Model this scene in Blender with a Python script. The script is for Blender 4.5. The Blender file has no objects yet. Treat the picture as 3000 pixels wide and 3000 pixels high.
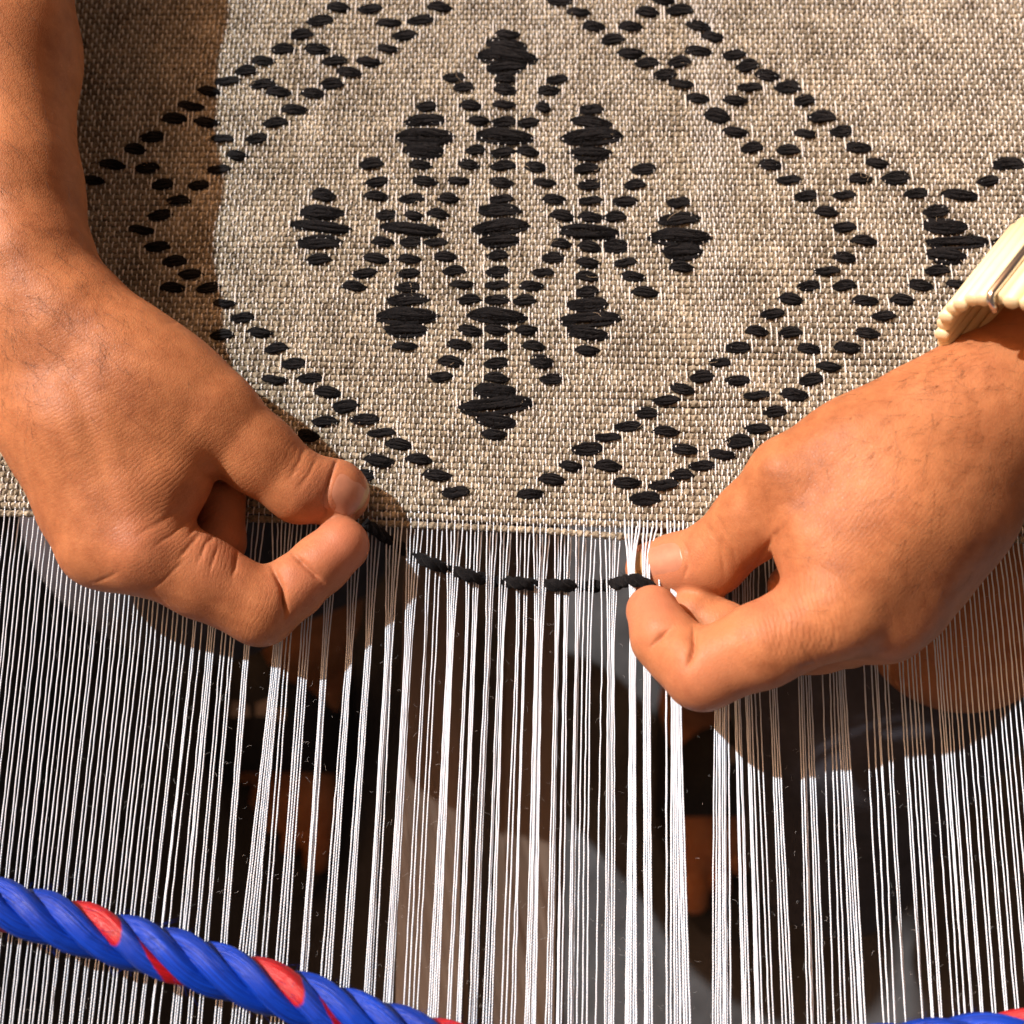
import bpy, bmesh, math, random
import numpy as np
from mathutils import Vector, Matrix
from mathutils.bvhtree import BVHTree

random.seed(7)
rng = np.random.default_rng(11)
R = math.radians

# ------------------------------------------------------------------ camera, light
TILT, DIST, HALF = R(16.0), 0.386, R(25.0)
FPX = 1500.0 / math.tan(HALF)                       # focal length in photograph pixels (3000 wide)
scene = bpy.context.scene
col = scene.collection
cam_d = bpy.data.cameras.new("camera")
cam = bpy.data.objects.new("camera", cam_d)
col.objects.link(cam)
cam.location = (0, -DIST * math.sin(TILT), DIST * math.cos(TILT))
cam.rotation_euler = (TILT, 0, 0)
cam_d.sensor_width = 36
cam_d.angle = 2 * HALF
cam_d.clip_start, cam_d.clip_end = 0.02, 60
cam_d.dof.use_dof = True
cam_d.dof.focus_distance = 0.372
cam_d.dof.aperture_fstop = 8.5
scene.camera = cam

SUN_EL, SUN_AZ = R(44.0), math.atan2(0.60, -1.0)    # where the sun stands: left, towards the weaver
sun_dir = Vector((math.cos(SUN_EL) * math.cos(SUN_AZ), math.cos(SUN_EL) * math.sin(SUN_AZ), math.sin(SUN_EL)))
world = bpy.data.worlds.new("World")
scene.world = world
world.use_nodes = True
wn = world.node_tree
bg = wn.nodes["Background"]
sky = wn.nodes.new("ShaderNodeTexSky")
sky.sky_type = 'NISHITA'
sky.sun_disc = False
sky.sun_elevation = SUN_EL
sky.sun_rotation = math.atan2(sun_dir.x, sun_dir.y)
sky.air_density, sky.dust_density, sky.ozone_density = 0.5, 6.0, 0.0
tint = wn.nodes.new("ShaderNodeMixRGB")
tint.blend_type = 'MULTIPLY'
tint.inputs[0].default_value = 1.0
tint.inputs[2].default_value = (1.0, 0.54, 0.27, 1)
wn.links.new(sky.outputs[0], tint.inputs[1])
wn.links.new(tint.outputs[0], bg.inputs[0])
bg.inputs[1].default_value = 0.15
sun_d = bpy.data.lights.new("sun", 'SUN')
sun_d.energy, sun_d.angle, sun_d.color = 4.7, R(0.9), (1.0, 0.99, 0.97)
sun = bpy.data.objects.new("sun", sun_d)
sun.rotation_euler = sun_dir.to_track_quat('Z', 'Y').to_euler()
sun.location = sun_dir * 3
col.objects.link(sun)
scene.view_settings.view_transform = 'Standard'
scene.view_settings.look = 'None'
scene.view_settings.exposure = 0.18
scene.view_settings.gamma = 1.0

# ------------------------------------------------------------------ helpers
CAM = np.array(cam.location)
FWD = np.array((0, math.sin(TILT), -math.cos(TILT)))
UP = np.array((0, math.cos(TILT), math.sin(TILT)))


def P(px, py, zmm=0.0):
    """point of the place seen at that spot of the photograph, at that height (mm) over the warp"""
    d = FWD + np.array((1, 0, 0)) * (px - 1500) / FPX + UP * (1500 - py) / FPX
    t = (zmm / 1000 - CAM[2]) / d[2]
    return CAM + d * t


def to_px(pts):
    v = np.asarray(pts) - CAM
    w = v @ FWD
    return np.stack((1500 + FPX * v[:, 0] / w, 1500 - FPX * (v @ UP) / w), 1)


def mesh_from(name, verts, faces, uvs=None, smooth=True, mats=None, midx=None):
    me = bpy.data.meshes.new(name)
    if isinstance(faces, np.ndarray):
        nf, k = faces.shape
        me.vertices.add(len(verts)); me.loops.add(nf * k); me.polygons.add(nf)
        me.vertices.foreach_set("co", np.ascontiguousarray(verts, dtype=np.float32).ravel())
        me.loops.foreach_set("vertex_index", np.ascontiguousarray(faces, dtype=np.int32).ravel())
        me.polygons.foreach_set("loop_start", np.arange(0, nf * k, k, dtype=np.int32))
        me.update(calc_edges=True)
    else:
        me.from_pydata([tuple(v) for v in verts], [], [tuple(f) for f in faces])
    if uvs is not None:
        lay = me.uv_layers.new(name="UVMap")
        li = np.zeros(len(me.loops), dtype=np.int32)
        me.loops.foreach_get("vertex_index", li)
        lay.data.foreach_set("uv", np.asarray(uvs, dtype=np.float32)[li].ravel())
    if smooth:
        me.polygons.foreach_set("use_smooth", np.ones(len(me.polygons), dtype=bool))
    for m in (mats or []):
        me.materials.append(m)
    if midx is not None:
        me.polygons.foreach_set("material_index", np.asarray(midx, dtype=np.int32))
    me.update()
    return me


def link(name, me, parent=None):
    o = bpy.data.objects.new(name, me)
    col.objects.link(o)
    if parent is not None:
        o.parent = parent
    return o


def tag(o, label, cat, group=None, kind=None):
    if label: o["label"] = label
    if cat: o["category"] = cat
    if group: o["group"] = group
    if kind: o["kind"] = kind
    return o


def tube(pts, rad, sides=6, cap=True, twist=0.0, squash=1.0):
    """tube round a polyline: verts, quads, uvs (u in mm along it, v round it)"""
    pts = np.asarray(pts, dtype=float)
    n = len(pts)
    rad = np.broadcast_to(np.asarray(rad, dtype=float), (n,))
    tan = np.gradient(pts, axis=0)
    tan /= np.linalg.norm(tan, axis=1)[:, None] + 1e-12
    ref = np.array((0, 0, 1.0)) if abs(tan[:, 2]).mean() < 0.8 else np.array((1.0, 0, 0))
    side = np.cross(tan, ref)
    side /= np.linalg.norm(side, axis=1)[:, None] + 1e-12
    nor = np.cross(side, tan)
    L = np.concatenate(([0], np.cumsum(np.linalg.norm(np.diff(pts, axis=0), axis=1)))) * 1000
    a = np.linspace(0, 2 * math.pi, sides, endpoint=False)
    ring = (side[:, None, :] * np.cos(a)[None, :, None] + nor[:, None, :] * squash * np.sin(a)[None, :, None])
    V = (pts[:, None, :] + ring * rad[:, None, None]).reshape(-1, 3)
    U = np.stack((np.repeat(L, sides), np.tile(np.arange(sides) / sides, n)), 1)
    F = []
    for i in range(n - 1):
        for j in range(sides):
            k = (j + 1) % sides
            F.append((i * sides + j, i * sides + k, (i + 1) * sides + k, (i + 1) * sides + j))
    F = [tuple(reversed(f)) for f in F]
    if cap:
        F.append(tuple(range(sides)))
        F.append(tuple(reversed(range((n - 1) * sides, n * sides))))
    return V, F, U


class MB:
    def __init__(self): self.v, self.f, self.u, self.n, self.m = [], [], [], 0, []
    def add(self, V, F, U=None, mi=0):
        V = np.asarray(V)
        self.v.append(V)
        self.u.append(np.asarray(U) if U is not None else V[:, :2] * 1000)
        self.f += [tuple(i + self.n for i in f) for f in F]
        self.m += [mi] * len(F)
        self.n += len(V)
        return self
    def tube(self, *a, mi=0, **k): return self.add(*tube(*a, **k), mi=mi)
    def build(self, name, mats, parent=None, smooth=True):
        if not isinstance(mats, (list, tuple)): mats = [mats]
        me = mesh_from(name, np.concatenate(self.v), self.f, np.concatenate(self.u), smooth, mats, self.m)
        return link(name, me, parent)


def box_bm(bm, sx, sy, sz, M=Matrix()):
    return bmesh.ops.create_cube(bm, size=1.0, matrix=M @ Matrix.Diagonal((sx, sy, sz, 1)))


# ------------------------------------------------------------------ materials
def new_mat(name):
    m = bpy.data.materials.new(name)
    m.use_nodes = True
    nt = m.node_tree
    return m, nt, nt.nodes["Principled BSDF"]


def N(nt, kind, **kw):
    n = nt.nodes.new("ShaderNode" + kind)
    for k, v in kw.items():
        if k.startswith("i_"):
            n.inputs[k[2:].replace("_", " ")].default_value = v
        else:
            setattr(n, k, v)
    return n


def ramp(nt, fac, stops):
    r = nt.nodes.new("ShaderNodeValToRGB")
    while len(r.color_ramp.elements) < len(stops):
        r.color_ramp.elements.new(0.5)
    for e, (p, c) in zip(r.color_ramp.elements, stops):
        e.position, e.color = p, (*c, 1)
    nt.links.new(fac, r.inputs[0])
    return r.outputs[0]


def math_n(nt, op, a, b=None, c=None):
    n = nt.nodes.new("ShaderNodeMath")
    n.operation = op
    for i, x in enumerate((a, b, c)):
        if x is None: continue
        if isinstance(x, (int, float)): n.inputs[i].default_value = x
        else: nt.links.new(x, n.inputs[i])
    return n.outputs[0]


def bump(nt, bsdf, height, strength, dist):
    b = N(nt, "Bump")
    b.inputs["Strength"].default_value = strength
    b.inputs["Distance"].default_value = dist
    nt.links.new(height, b.inputs["Height"])
    nt.links.new(b.outputs[0], bsdf.inputs["Normal"])
    return b


def noise(nt, vec, scale, detail=4, rough=0.55):
    n = N(nt, "TexNoise")
    n.inputs["Scale"].default_value = scale
    n.inputs["Detail"].default_value = detail
    n.inputs["Roughness"].default_value = rough
    if vec is not None: nt.links.new(vec, n.inputs["Vector"])
    return n.outputs[0]


def yarn_mat(name, stops, stripe, bump_s, bump_d, rough=0.85, sheen=0.2, fine=1800.0, slope=1.0, blotch=55.0):
    """twisted yarn: slanting plies from the UV, fibres and colour patches from noise"""
    m, nt, b = new_mat(name)
    tc = N(nt, "TexCoord")
    uv = N(nt, "SeparateXYZ")
    nt.links.new(tc.outputs["UV"], uv.inputs[0])
    geo = N(nt, "NewGeometry")
    a = math_n(nt, 'MULTIPLY', uv.outputs[0], stripe)
    ph = math_n(nt, 'ADD', a, math_n(nt, 'MULTIPLY', uv.outputs[1], slope))
    wob = noise(nt, geo.outputs["Position"], 600, 2)
    ph = math_n(nt, 'ADD', ph, math_n(nt, 'MULTIPLY', wob, 0.7))
    tri = math_n(nt, 'PINGPONG', ph, 0.5)
    ply = math_n(nt, 'MULTIPLY', tri, 2.0)
    fib = noise(nt, geo.outputs["Position"], fine, 5, 0.7)
    big = noise(nt, geo.outputs["Position"], blotch, 3)
    mid = noise(nt, geo.outputs["Position"], 420, 3, 0.6)
    f = math_n(nt, 'ADD', math_n(nt, 'MULTIPLY', fib, 0.40), math_n(nt, 'MULTIPLY', mid, 0.55))
    f = math_n(nt, 'ADD', f, math_n(nt, 'MULTIPLY', big, 0.35))
    f = math_n(nt, 'SUBTRACT', f, 0.15)
    c = ramp(nt, f, stops)
    nt.links.new(c, b.inputs["Base Color"])
    h = math_n(nt, 'ADD', ply, math_n(nt, 'MULTIPLY', fib, 0.8))
    bump(nt, b, h, bump_s, bump_d)
    b.inputs["Roughness"].default_value = rough
    b.inputs["Sheen Weight"].default_value = sheen
    b.inputs["Specular IOR Level"].default_value = 0.12
    return m


M_weft = yarn_mat("grey_brown_yarn", [(0.30, (0.070, 0.058, 0.038)), (0.43, (0.175, 0.155, 0.112)), (0.54, (0.305, 0.278, 0.210)), (0.70, (0.62, 0.57, 0.44))], 0.5, 0.9, 0.0005)
M_warp = yarn_mat("white_cotton", [(0.2, (0.54, 0.66, 0.79)), (0.5, (0.68, 0.79, 0.91)), (0.8, (0.76, 0.85, 0.94))], 1.1, 0.6, 0.00025, rough=0.6, sheen=0.1, fine=2600)
M_stitch = yarn_mat("cream_white_cotton", [(0.2, (0.58, 0.60, 0.60)), (0.5, (0.74, 0.77, 0.77)), (0.8, (0.84, 0.86, 0.86))], 1.1, 0.6, 0.00025, rough=0.6, sheen=0.1, fine=2600)
M_black = yarn_mat("black_wool", [(0.2, (0.0025, 0.0028, 0.0035)), (0.5, (0.005, 0.0055, 0.007)), (0.85, (0.016, 0.017, 0.02))], 0.16, 0.9, 0.0006, rough=1.0, sheen=0.03, fine=1500, slope=2.0)
M_fibre = new_mat("pale_fibre")[0]
M_fibre.node_tree.nodes["Principled BSDF"].inputs["Base Color"].default_value = (0.6, 0.5, 0.36, 1)
M_lint = new_mat("white_lint")[0]
M_lint.node_tree.nodes["Principled BSDF"].inputs["Base Color"].default_value = (0.7, 0.72, 0.74, 1)


def skin_mat():
    m, nt, b = new_mat("brown_skin")
    geo = N(nt, "NewGeometry")
    pos = geo.outputs["Position"]
    big = noise(nt, pos, 28, 3)
    mid = noise(nt, pos, 170, 4, 0.6)
    fine = noise(nt, pos, 900, 3, 0.6)
    f = math_n(nt, 'ADD', math_n(nt, 'MULTIPLY', big, 0.60), math_n(nt, 'MULTIPLY', mid, 0.40))
    f = math_n(nt, 'ADD', f, math_n(nt, 'MULTIPLY', fine, 0.15))
    base = ramp(nt, f, [(0.36, (0.225, 0.080, 0.033)), (0.50, (0.325, 0.128, 0.055)), (0.66, (0.430, 0.182, 0.080))])
    # pinker finger pads and knuckles, a map of where the skin is thinner
    at = N(nt, "Attribute", attribute_name="pink")
    mx = N(nt, "MixRGB")
    mx.inputs[2].default_value = (0.46, 0.178, 0.110, 1)
    nt.links.new(math_n(nt, 'MULTIPLY', at.outputs["Fac"], 0.8), mx.inputs[0])
    nt.links.new(base, mx.inputs[1])
    # pores / freckles
    vor = N(nt, "TexVoronoi")
    vor.inputs["Scale"].default_value = 520
    nt.links.new(pos, vor.inputs["Vector"])
    dots = ramp(nt, vor.outputs["Distance"], [(0.05, (0.72, 0.66, 0.62)), (0.22, (1, 1, 1))])
    mu = N(nt, "MixRGB", blend_type='MULTIPLY')
    mu.inputs[0].default_value = 0.3
    nt.links.new(mx.outputs[0], mu.inputs[1])
    nt.links.new(dots, mu.inputs[2])
    nt.links.new(mu.outputs[0], b.inputs["Base Color"])
    b.inputs["Subsurface Weight"].default_value = 0.18
    b.inputs["Subsurface Radius"].default_value = (1.0, 0.35, 0.18)
    b.inputs["Subsurface Scale"].default_value = 0.0035
    b.inputs["Specular IOR Level"].default_value = 0.186
    r = math_n(nt, 'ADD', math_n(nt, 'MULTIPLY', fine, 0.4), 0.27)
    nt.links.new(r, b.inputs["Roughness"])
    # crossing skin lines
    v2 = N(nt, "TexVoronoi", feature='DISTANCE_TO_EDGE')
    v2.inputs["Scale"].default_value = 1250
    mp = N(nt, "Mapping")
    mp.inputs["Rotation"].default_value = (0.3, 0.2, 0.9)
    mp.inputs["Scale"].default_value = (1.0, 0.6, 1.0)
    nt.links.new(pos, mp.inputs[0])
    nt.links.new(mp.outputs[0], v2.inputs["Vector"])
    lines = math_n(nt, 'MINIMUM', math_n(nt, 'MULTIPLY', v2.outputs["Distance"], 5.0), 1.0)
    h = math_n(nt, 'ADD', math_n(nt, 'MULTIPLY', lines, 0.6), math_n(nt, 'MULTIPLY', fine, 0.9))
    h = math_n(nt, 'ADD', h, math_n(nt, 'MULTIPLY', mid, 1.2))
    wp = N(nt, "Attribute", attribute_name="fold_phase")
    wa = N(nt, "Attribute", attribute_name="fold_amount")
    ph = math_n(nt, 'ADD', wp.outputs["Fac"], math_n(nt, 'MULTIPLY', noise(nt, pos, 110, 2), 9.0))
    sn = math_n(nt, 'SINE', ph)
    sn = math_n(nt, 'POWER', math_n(nt, 'ABSOLUTE', sn), 0.5)
    brk = math_n(nt, 'MULTIPLY', noise(nt, pos, 330, 2), 1.6)
    h = math_n(nt, 'ADD', h, math_n(nt, 'MULTIPLY', math_n(nt, 'MULTIPLY', sn, wa.outputs["Fac"]), math_n(nt, 'MULTIPLY', brk, 2.2)))
    bump(nt, b, h, 0.42, 0.00016)
    return m


M_skin = skin_mat()


def plain(name, c, rough=0.6, metal=0.0, nscale=40, var=0.15, bump_s=0.0, bump_d=0.001, spec=0.5):
    m, nt, b = new_mat(name)
    geo = N(nt, "NewGeometry")
    n = noise(nt, geo.outputs["Position"], nscale, 5, 0.6)
    lo = tuple(x * (1 - var) for x in c)
    hi = tuple(min(1, x * (1 + var)) for x in c)
    nt.links.new(ramp(nt, n, [(0.3, lo), (0.7, hi)]), b.inputs["Base Color"])
    b.inputs["Roughness"].default_value = rough
    b.inputs["Metallic"].default_value = metal
    b.inputs["Specular IOR Level"].default_value = spec
    if bump_s: bump(nt, b, n, bump_s, bump_d)
    return m


M_nail = plain("fingernail", (0.42, 0.19, 0.118), 0.38, 0, 300, 0.10)
M_nail_tip = plain("nail_edge", (0.40, 0.25, 0.11), 0.4, 0, 500, 0.12)
M_hair = plain("dark_hair", (0.02, 0.012, 0.008), 0.5)
M_earth = plain("dark_earth", (0.052, 0.052, 0.055), 0.95, 0, 14, 0.5, 0.8, 0.01)
M_trouser = plain("navy_cotton", (0.040, 0.040, 0.052), 0.9, 0, 60, 0.3, 0.3, 0.002)
M_wood = None
M_blue = None

# ------------------------------------------------------------------ implicit surfaces for the body
def smin(a, b, k):
    h = np.clip(0.5 + 0.5 * (b - a) / k, 0, 1)
    return b * (1 - h) + a * h - k * h * (1 - h)


def cap_d(p, a, b, ra, rb):
    ba = b - a
    pa = p - a
    t = np.clip((pa @ ba) / (ba @ ba), 0, 1)
    pa -= t[:, None] * ba
    return np.sqrt(np.einsum('ij,ij->i', pa, pa)) - (ra + (rb - ra) * t)


def chain(pts):
    """[(px,py,z,r mm), ...] -> list of tapered capsules"""
    q = [(P(x, y, z), r / 1000) for x, y, z, r in pts]
    return [(q[i][0], q[i + 1][0], q[i][1], q[i + 1][1]) for i in range(len(q) - 1)]


def make_sdf(groups):
    """groups: [(k_inside, k_join, [chains])]; each group is blended inside with k_inside and joined on with k_join"""
    prep = [(ki / 1000, kj / 1000, [c for ch in chs for c in chain(ch)]) for ki, kj, chs in groups]
    def f(p):
        tot = None
        for ki, kj, caps in prep:
            d = None
            for c in caps:
                e = cap_d(p, *c)
                d = e if d is None else smin(d, e, ki)
            tot = d if tot is None else smin(tot, d, kj)
        return tot
    allp = [c for _, _, cs in prep for c in cs]
    lo = np.min([np.minimum(c[0], c[1]) - max(c[2], c[3]) for c in allp], axis=0) - 0.006
    hi = np.max([np.maximum(c[0], c[1]) + max(c[2], c[3]) for c in allp], axis=0) + 0.006
    return f, lo, hi


def surface_nets(f, lo, hi, h):
    B = 12
    nb = np.ceil((hi - lo) / (h * B)).astype(int)
    n = nb * B + 1
    D = np.full(n, 1.0, dtype=np.float32)
    bi = np.stack(np.meshgrid(*[np.arange(x) for x in nb], indexing='ij'), -1).reshape(-1, 3)
    cen = lo + (bi * B + B / 2) * h
    dc = f(cen)
    lim = h * B * 0.5 * math.sqrt(3) * 1.15 + 0.003
    loc = np.stack(np.meshgrid(*[np.arange(B + 1)] * 3, indexing='ij'), -1).reshape(-1, 3)
    for b, d in zip(bi, dc):
        s = b * B
        sl = (slice(s[0], s[0] + B + 1), slice(s[1], s[1] + B + 1), slice(s[2], s[2] + B + 1))
        if abs(d) > lim:
            D[sl] = np.where(np.abs(D[sl]) < 0.9, D[sl], d)
        else:
            D[sl] = f(lo + (s + loc) * h).reshape(B + 1, B + 1, B + 1)
    ins = D < 0
    c = np.zeros(n - 1, dtype=np.int8)
    corners = [(i, j, k) for i in (0, 1) for j in (0, 1) for k in (0, 1)]
    for i, j, k in corners:
        c += ins[i:n[0] - 1 + i, j:n[1] - 1 + j, k:n[2] - 1 + k]
    act = (c > 0) & (c < 8)
    idx = np.full(n - 1, -1, dtype=np.int64)
    cells = np.argwhere(act)
    idx[act] = np.arange(len(cells))
    acc = np.zeros((len(cells), 3)); cnt = np.zeros(len(cells))
    for a in corners:
        for ax in range(3):
            if a[ax]: continue
            b = list(a); b[ax] = 1
            va = D[tuple((cells + a).T)]; vb = D[tuple((cells + b).T)]
            x = (va < 0) != (vb < 0)
            t = np.where(x, va / np.where(va == vb, 1, va - vb), 0)
            pt = np.tile(np.array(a, float), (len(cells), 1)); pt[:, ax] += t
            acc += pt * x[:, None]; cnt += x
    V = lo + (cells + acc / cnt[:, None]) * h
    F = []
    for ax in range(3):
        o1, o2 = [(1, 2), (2, 0), (0, 1)][ax]
        sl0 = [slice(None)] * 3; sl1 = [slice(None)] * 3
        sl0[ax] = slice(0, n[ax] - 1); sl1[ax] = slice(1, n[ax])
        A = ins[tuple(sl0)]; Bq = ins[tuple(sl1)]
        e = np.argwhere(A != Bq)
        e = e[(e[:, o1] > 0) & (e[:, o2] > 0) & (e[:, o1] < n[o1] - 1) & (e[:, o2] < n[o2] - 1)]
        fl = A[tuple(e.T)]
        q = []
        for d1, d2 in ((-1, -1), (0, -1), (0, 0), (-1, 0)):
            g = e.copy(); g[:, o1] += d1; g[:, o2] += d2
            q.append(idx[tuple(g.T)])
        q = np.stack(q, 1)
        q[~fl] = q[~fl][:, ::-1]
        F.append(q)
    F = np.concatenate(F)
    F = F[(F >= 0).all(1)]
    return V, F


def vnormals(V, F):
    a = np.cross(V[F[:, 2]] - V[F[:, 0]], V[F[:, 3]] - V[F[:, 1]])
    n = np.zeros_like(V)
    for k in range(4):
        for c in range(3):
            n[:, c] += np.bincount(F[:, k], a[:, c], len(V))
    return n / (np.linalg.norm(n, axis=1)[:, None] + 1e-15)


def seg_dist(q, poly):
    poly = np.asarray(poly, float)
    best = np.full(len(q), 1e9)
    for a, b in zip(poly[:-1], poly[1:]):
        ba = b - a
        t = np.clip(((q - a) @ ba) / (ba @ ba), 0, 1)
        best = np.minimum(best, np.linalg.norm(q - a - t[:, None] * ba, axis=1))
    return best


def body_part(groups, h, creases=(), pinks=(), bulges=(), subdiv=True):
    """creases: (polyline in photo px, depth mm, half width px, zmin mm); returns mesh arrays"""
    f, lo, hi = make_sdf(groups)
    V, F = surface_nets(f, lo, hi, h)
    if subdiv:
        me = mesh_from("tmp", V, F)
        o = link("tmp", me)
        md = o.modifiers.new("s", 'SUBSURF'); md.levels = 1; md.render_levels = 1
        dg = bpy.context.evaluated_depsgraph_get()
        ev = o.evaluated_get(dg).to_mesh()
        V = np.zeros(len(ev.vertices) * 3); ev.vertices.foreach_get("co", V); V = V.reshape(-1, 3)
        F = np.zeros(len(ev.loops), dtype=np.int64); ev.loops.foreach_get("vertex_index", F); F = F.reshape(-1, 4)
        bpy.data.objects.remove(o); bpy.data.meshes.remove(me)
    V = V - vnormals(V, F) * f(V)[:, None] * 0.9
    g = vnormals(V, F)
    view = CAM - V
    view /= np.linalg.norm(view, axis=1)[:, None]
    facing = np.clip((g * view).sum(1) * 2.5, 0, 1)
    q = to_px(V)
    disp = np.zeros(len(V))
    for poly, depth, w, *rest in creases:
        zmin = rest[0] / 1000 if rest else -1
        pa_ = np.asarray(poly, float)
        near = np.where(((q > pa_.min(0) - 6 * w) & (q < pa_.max(0) + 6 * w)).all(1))[0]
        d = np.full(len(q), 1e6); d[near] = seg_dist(q[near], poly)
        ok = facing * (V[:, 2] > zmin)
        pl = np.asarray(poly, float)
        ends = np.minimum(np.linalg.norm(q - pl[0], axis=1), np.linalg.norm(q - pl[-1], axis=1))
        ok = ok * np.clip(0.25 + ends / (5.0 * w), 0, 1)
        disp -= depth * 0.8 / 1000 * (0.7 * np.exp(-(d / (0.7 * w)) ** 2) + 0.3 * np.exp(-(d / (2.2 * w)) ** 2)) * ok
    for (x, y), depth, w, *rest in bulges:
        zmin = rest[0] / 1000 if rest else -1
        d = np.linalg.norm(q - (x, y), axis=1)
        disp += depth / 1000 * np.exp(-(d / w) ** 2) * facing * (V[:, 2] > zmin)
    V = V + g * disp[:, None]
    pink = np.zeros(len(V))
    for x, y, w, a in pinks:
        pink = np.maximum(pink, a * np.exp(-((q[:, 0] - x) ** 2 + (q[:, 1] - y) ** 2) / w ** 2))
    return V, F, pink


# ------------------------------------------------------------------ the ground and the pit of the loom
def structure(o, label=None):
    o["kind"] = "structure"
    return o


GZ, PITZ = -0.11, -0.62
bm = bmesh.new()
X0, X1, Y0, Y1 = -0.42, 0.50, -0.75, 0.62
outer = [bm.verts.new((x, y, GZ)) for x, y in ((-3, -3), (3, -3), (3, 3), (-3, 3))]
inner = [bm.verts.new((x, y, GZ)) for x, y in ((X0, Y0), (X1, Y0), (X1, Y1), (X0, Y1))]
low = [bm.verts.new((x, y, PITZ)) for x, y in ((X0 + .02, Y0 + .02), (X1 - .02, Y0 + .02), (X1 - .02, Y1 - .02), (X0 + .02, Y1 - .02))]
for i in range(4):
    j = (i + 1) % 4
    bm.faces.new((outer[i], outer[j], inner[j], inner[i]))
    bm.faces.new((inner[i], inner[j], low[j], low[i]))
bm.faces.new(low)
bmesh.ops.subdivide_edges(bm, edges=bm.edges[:], cuts=5, use_grid_fill=True)
for v in bm.verts:
    v.co += Vector(rng.normal(0, 0.004, 3))
me = bpy.data.meshes.new("ground"); bm.to_mesh(me); me.materials.append(M_earth)
structure(link("ground", me))

# ------------------------------------------------------------------ the cloth on the loom
cloth = bpy.data.objects.new("handwoven_cloth", None)
col.objects.link(cloth)
tag(cloth, "grey brown handwoven cloth with black diamond pattern, white warp threads stretched below its edge", "cloth")

# -- warp threads: where each one runs at the fell, at mid height and at the lower edge (photo px)
FELL_Y = lambda x: 1490 + 0.028 * x - 6 * np.sin(np.asarray(x) / 420.0)
mid_g = [  # n, x0, x1 at y=1900, x0, x1 at y=2985
    (4, 605, 628, 500, 530), (2, 645, 660, 548, 562), (2, 672, 685, 580, 592), (3, 715, 731, 628, 648),
    (6, 801, 829, 672, 738), (2, 836, 850, 752, 768), (4, 878, 908, 790, 834), (4, 944, 962, 868, 892),
    (4, 1017, 1033, 928, 964), (4, 1070, 1089, 988, 1020), (5, 1128, 1151, 1060, 1096), (5, 1185, 1208, 1118, 1150),
    (2, 1243, 1249, 1178, 1198), (2, 1266, 1280, 1210, 1224), (5, 1309, 1328, 1252, 1284), (2, 1363, 1370, 1310, 1322),
    (3, 1382, 1393, 1336, 1352), (4, 1423, 1438, 1372, 1398), (4, 1459, 1476, 1414, 1445), (2, 1514, 1520, 1470, 1484),
    (2, 1534, 1540, 1496, 1510), (6, 1566, 1589, 1534, 1575), (3, 1627, 1637, 1600, 1616), (3, 1651, 1661, 1628, 1645),
    (3, 1686, 1696, 1665, 1680), (1, 1707, 1707, 1690, 1690), (2, 1720, 1730, 1704, 1722), (1, 1765, 1765, 1745, 1745),
    (5, 1779, 1801, 1766, 1801), (5, 1844, 1863, 1830, 1868), (4, 1884, 1908, 1887, 1914), (1, 1953, 1953, 1951, 1951),
    (7, 1964, 1999, 1958, 2030), (8, 2092, 2137, 2082, 2148), (4, 2147, 2165, 2172, 2200), (4, 2178, 2198, 2212, 2236),
    (1, 2206, 2206, 2254, 2254), (1, 2220, 2220, 2266, 2266), (4, 2249, 2272, 2290, 2330), (6, 2333, 2376, 2358, 2424),
    (1, 2408, 2408, 2444, 2444), (2, 2428, 2440, 2462, 2478), (5, 2444, 2472, 2496, 2540)]
right_mid = [115, 200, 235, 255, 335, 372, 505, 545, 600, 650, 695, 740, 830, 925, 958, 990, 1025, 1065, 1120, 1175, 1240, 1300, 1370, 1425,
             1470, 1540, 1600, 1655, 1710, 1780, 1830, 1890]
xm, xb = [], []
xs = 600 - 14.6
left = []
while xs > -330:
    left.append(xs); xs -= 14.6
left = left[::-1]
for i, x in enumerate(left):
    x = x + rng.normal(0, 1.6)
    pair = 2.8 if i % 2 == 0 else -2.8
    xm.append(x + pair * 0.4)
    xb.append(x - 0.112 * 1085 + pair)
for n, a, b, c, d in mid_g:
    for t in (np.linspace(0.11, 0.89, n) if n > 1 else [0.5]):
        xm.append(a + (b - a) * t + rng.normal(0, 0.5)); xb.append(c + (d - c) * t + rng.normal(0, 1.2))
rm = [2500 + v / 3.864 for v in right_mid]
x = rm[-1]
while x < 3520:
    x += 15.0; rm.append(x)
for i, x in enumerate(rm):
    x = x + rng.normal(0, 1.0)
    xm.append(x)
    xb.append(x + (x - 1980) * 9.3e-5 * 1085 + (5.0 if i % 2 == 0 else -5.0))
xm, xb = np.array(xm), np.array(xb)
NT = len(xm)
# at the fell they stand evenly
xf0 = xm - np.where(xm < 1980, np.maximum((xm - 1980) * 5.9e-5, -0.105), (xm - 1980) * 9.3e-5) * 400
xf = xf0.copy()
for _ in range(400):
    xf[1:-1] = 0.06 * xf0[1:-1] + 0.94 * 0.5 * (xf[:-2] + xf[2:])
xf = np.sort(xf + rng.normal(0, 1.2, NT))
THREAD_R = 0.00025


def over_row(c, r): return (c + r) % 2 == 0


fell_pts = np.array([P(x, FELL_Y(x)) for x in xf])
xcol = fell_pts[:, 0]                                  # column positions in the plane, used by the cloth above

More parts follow.
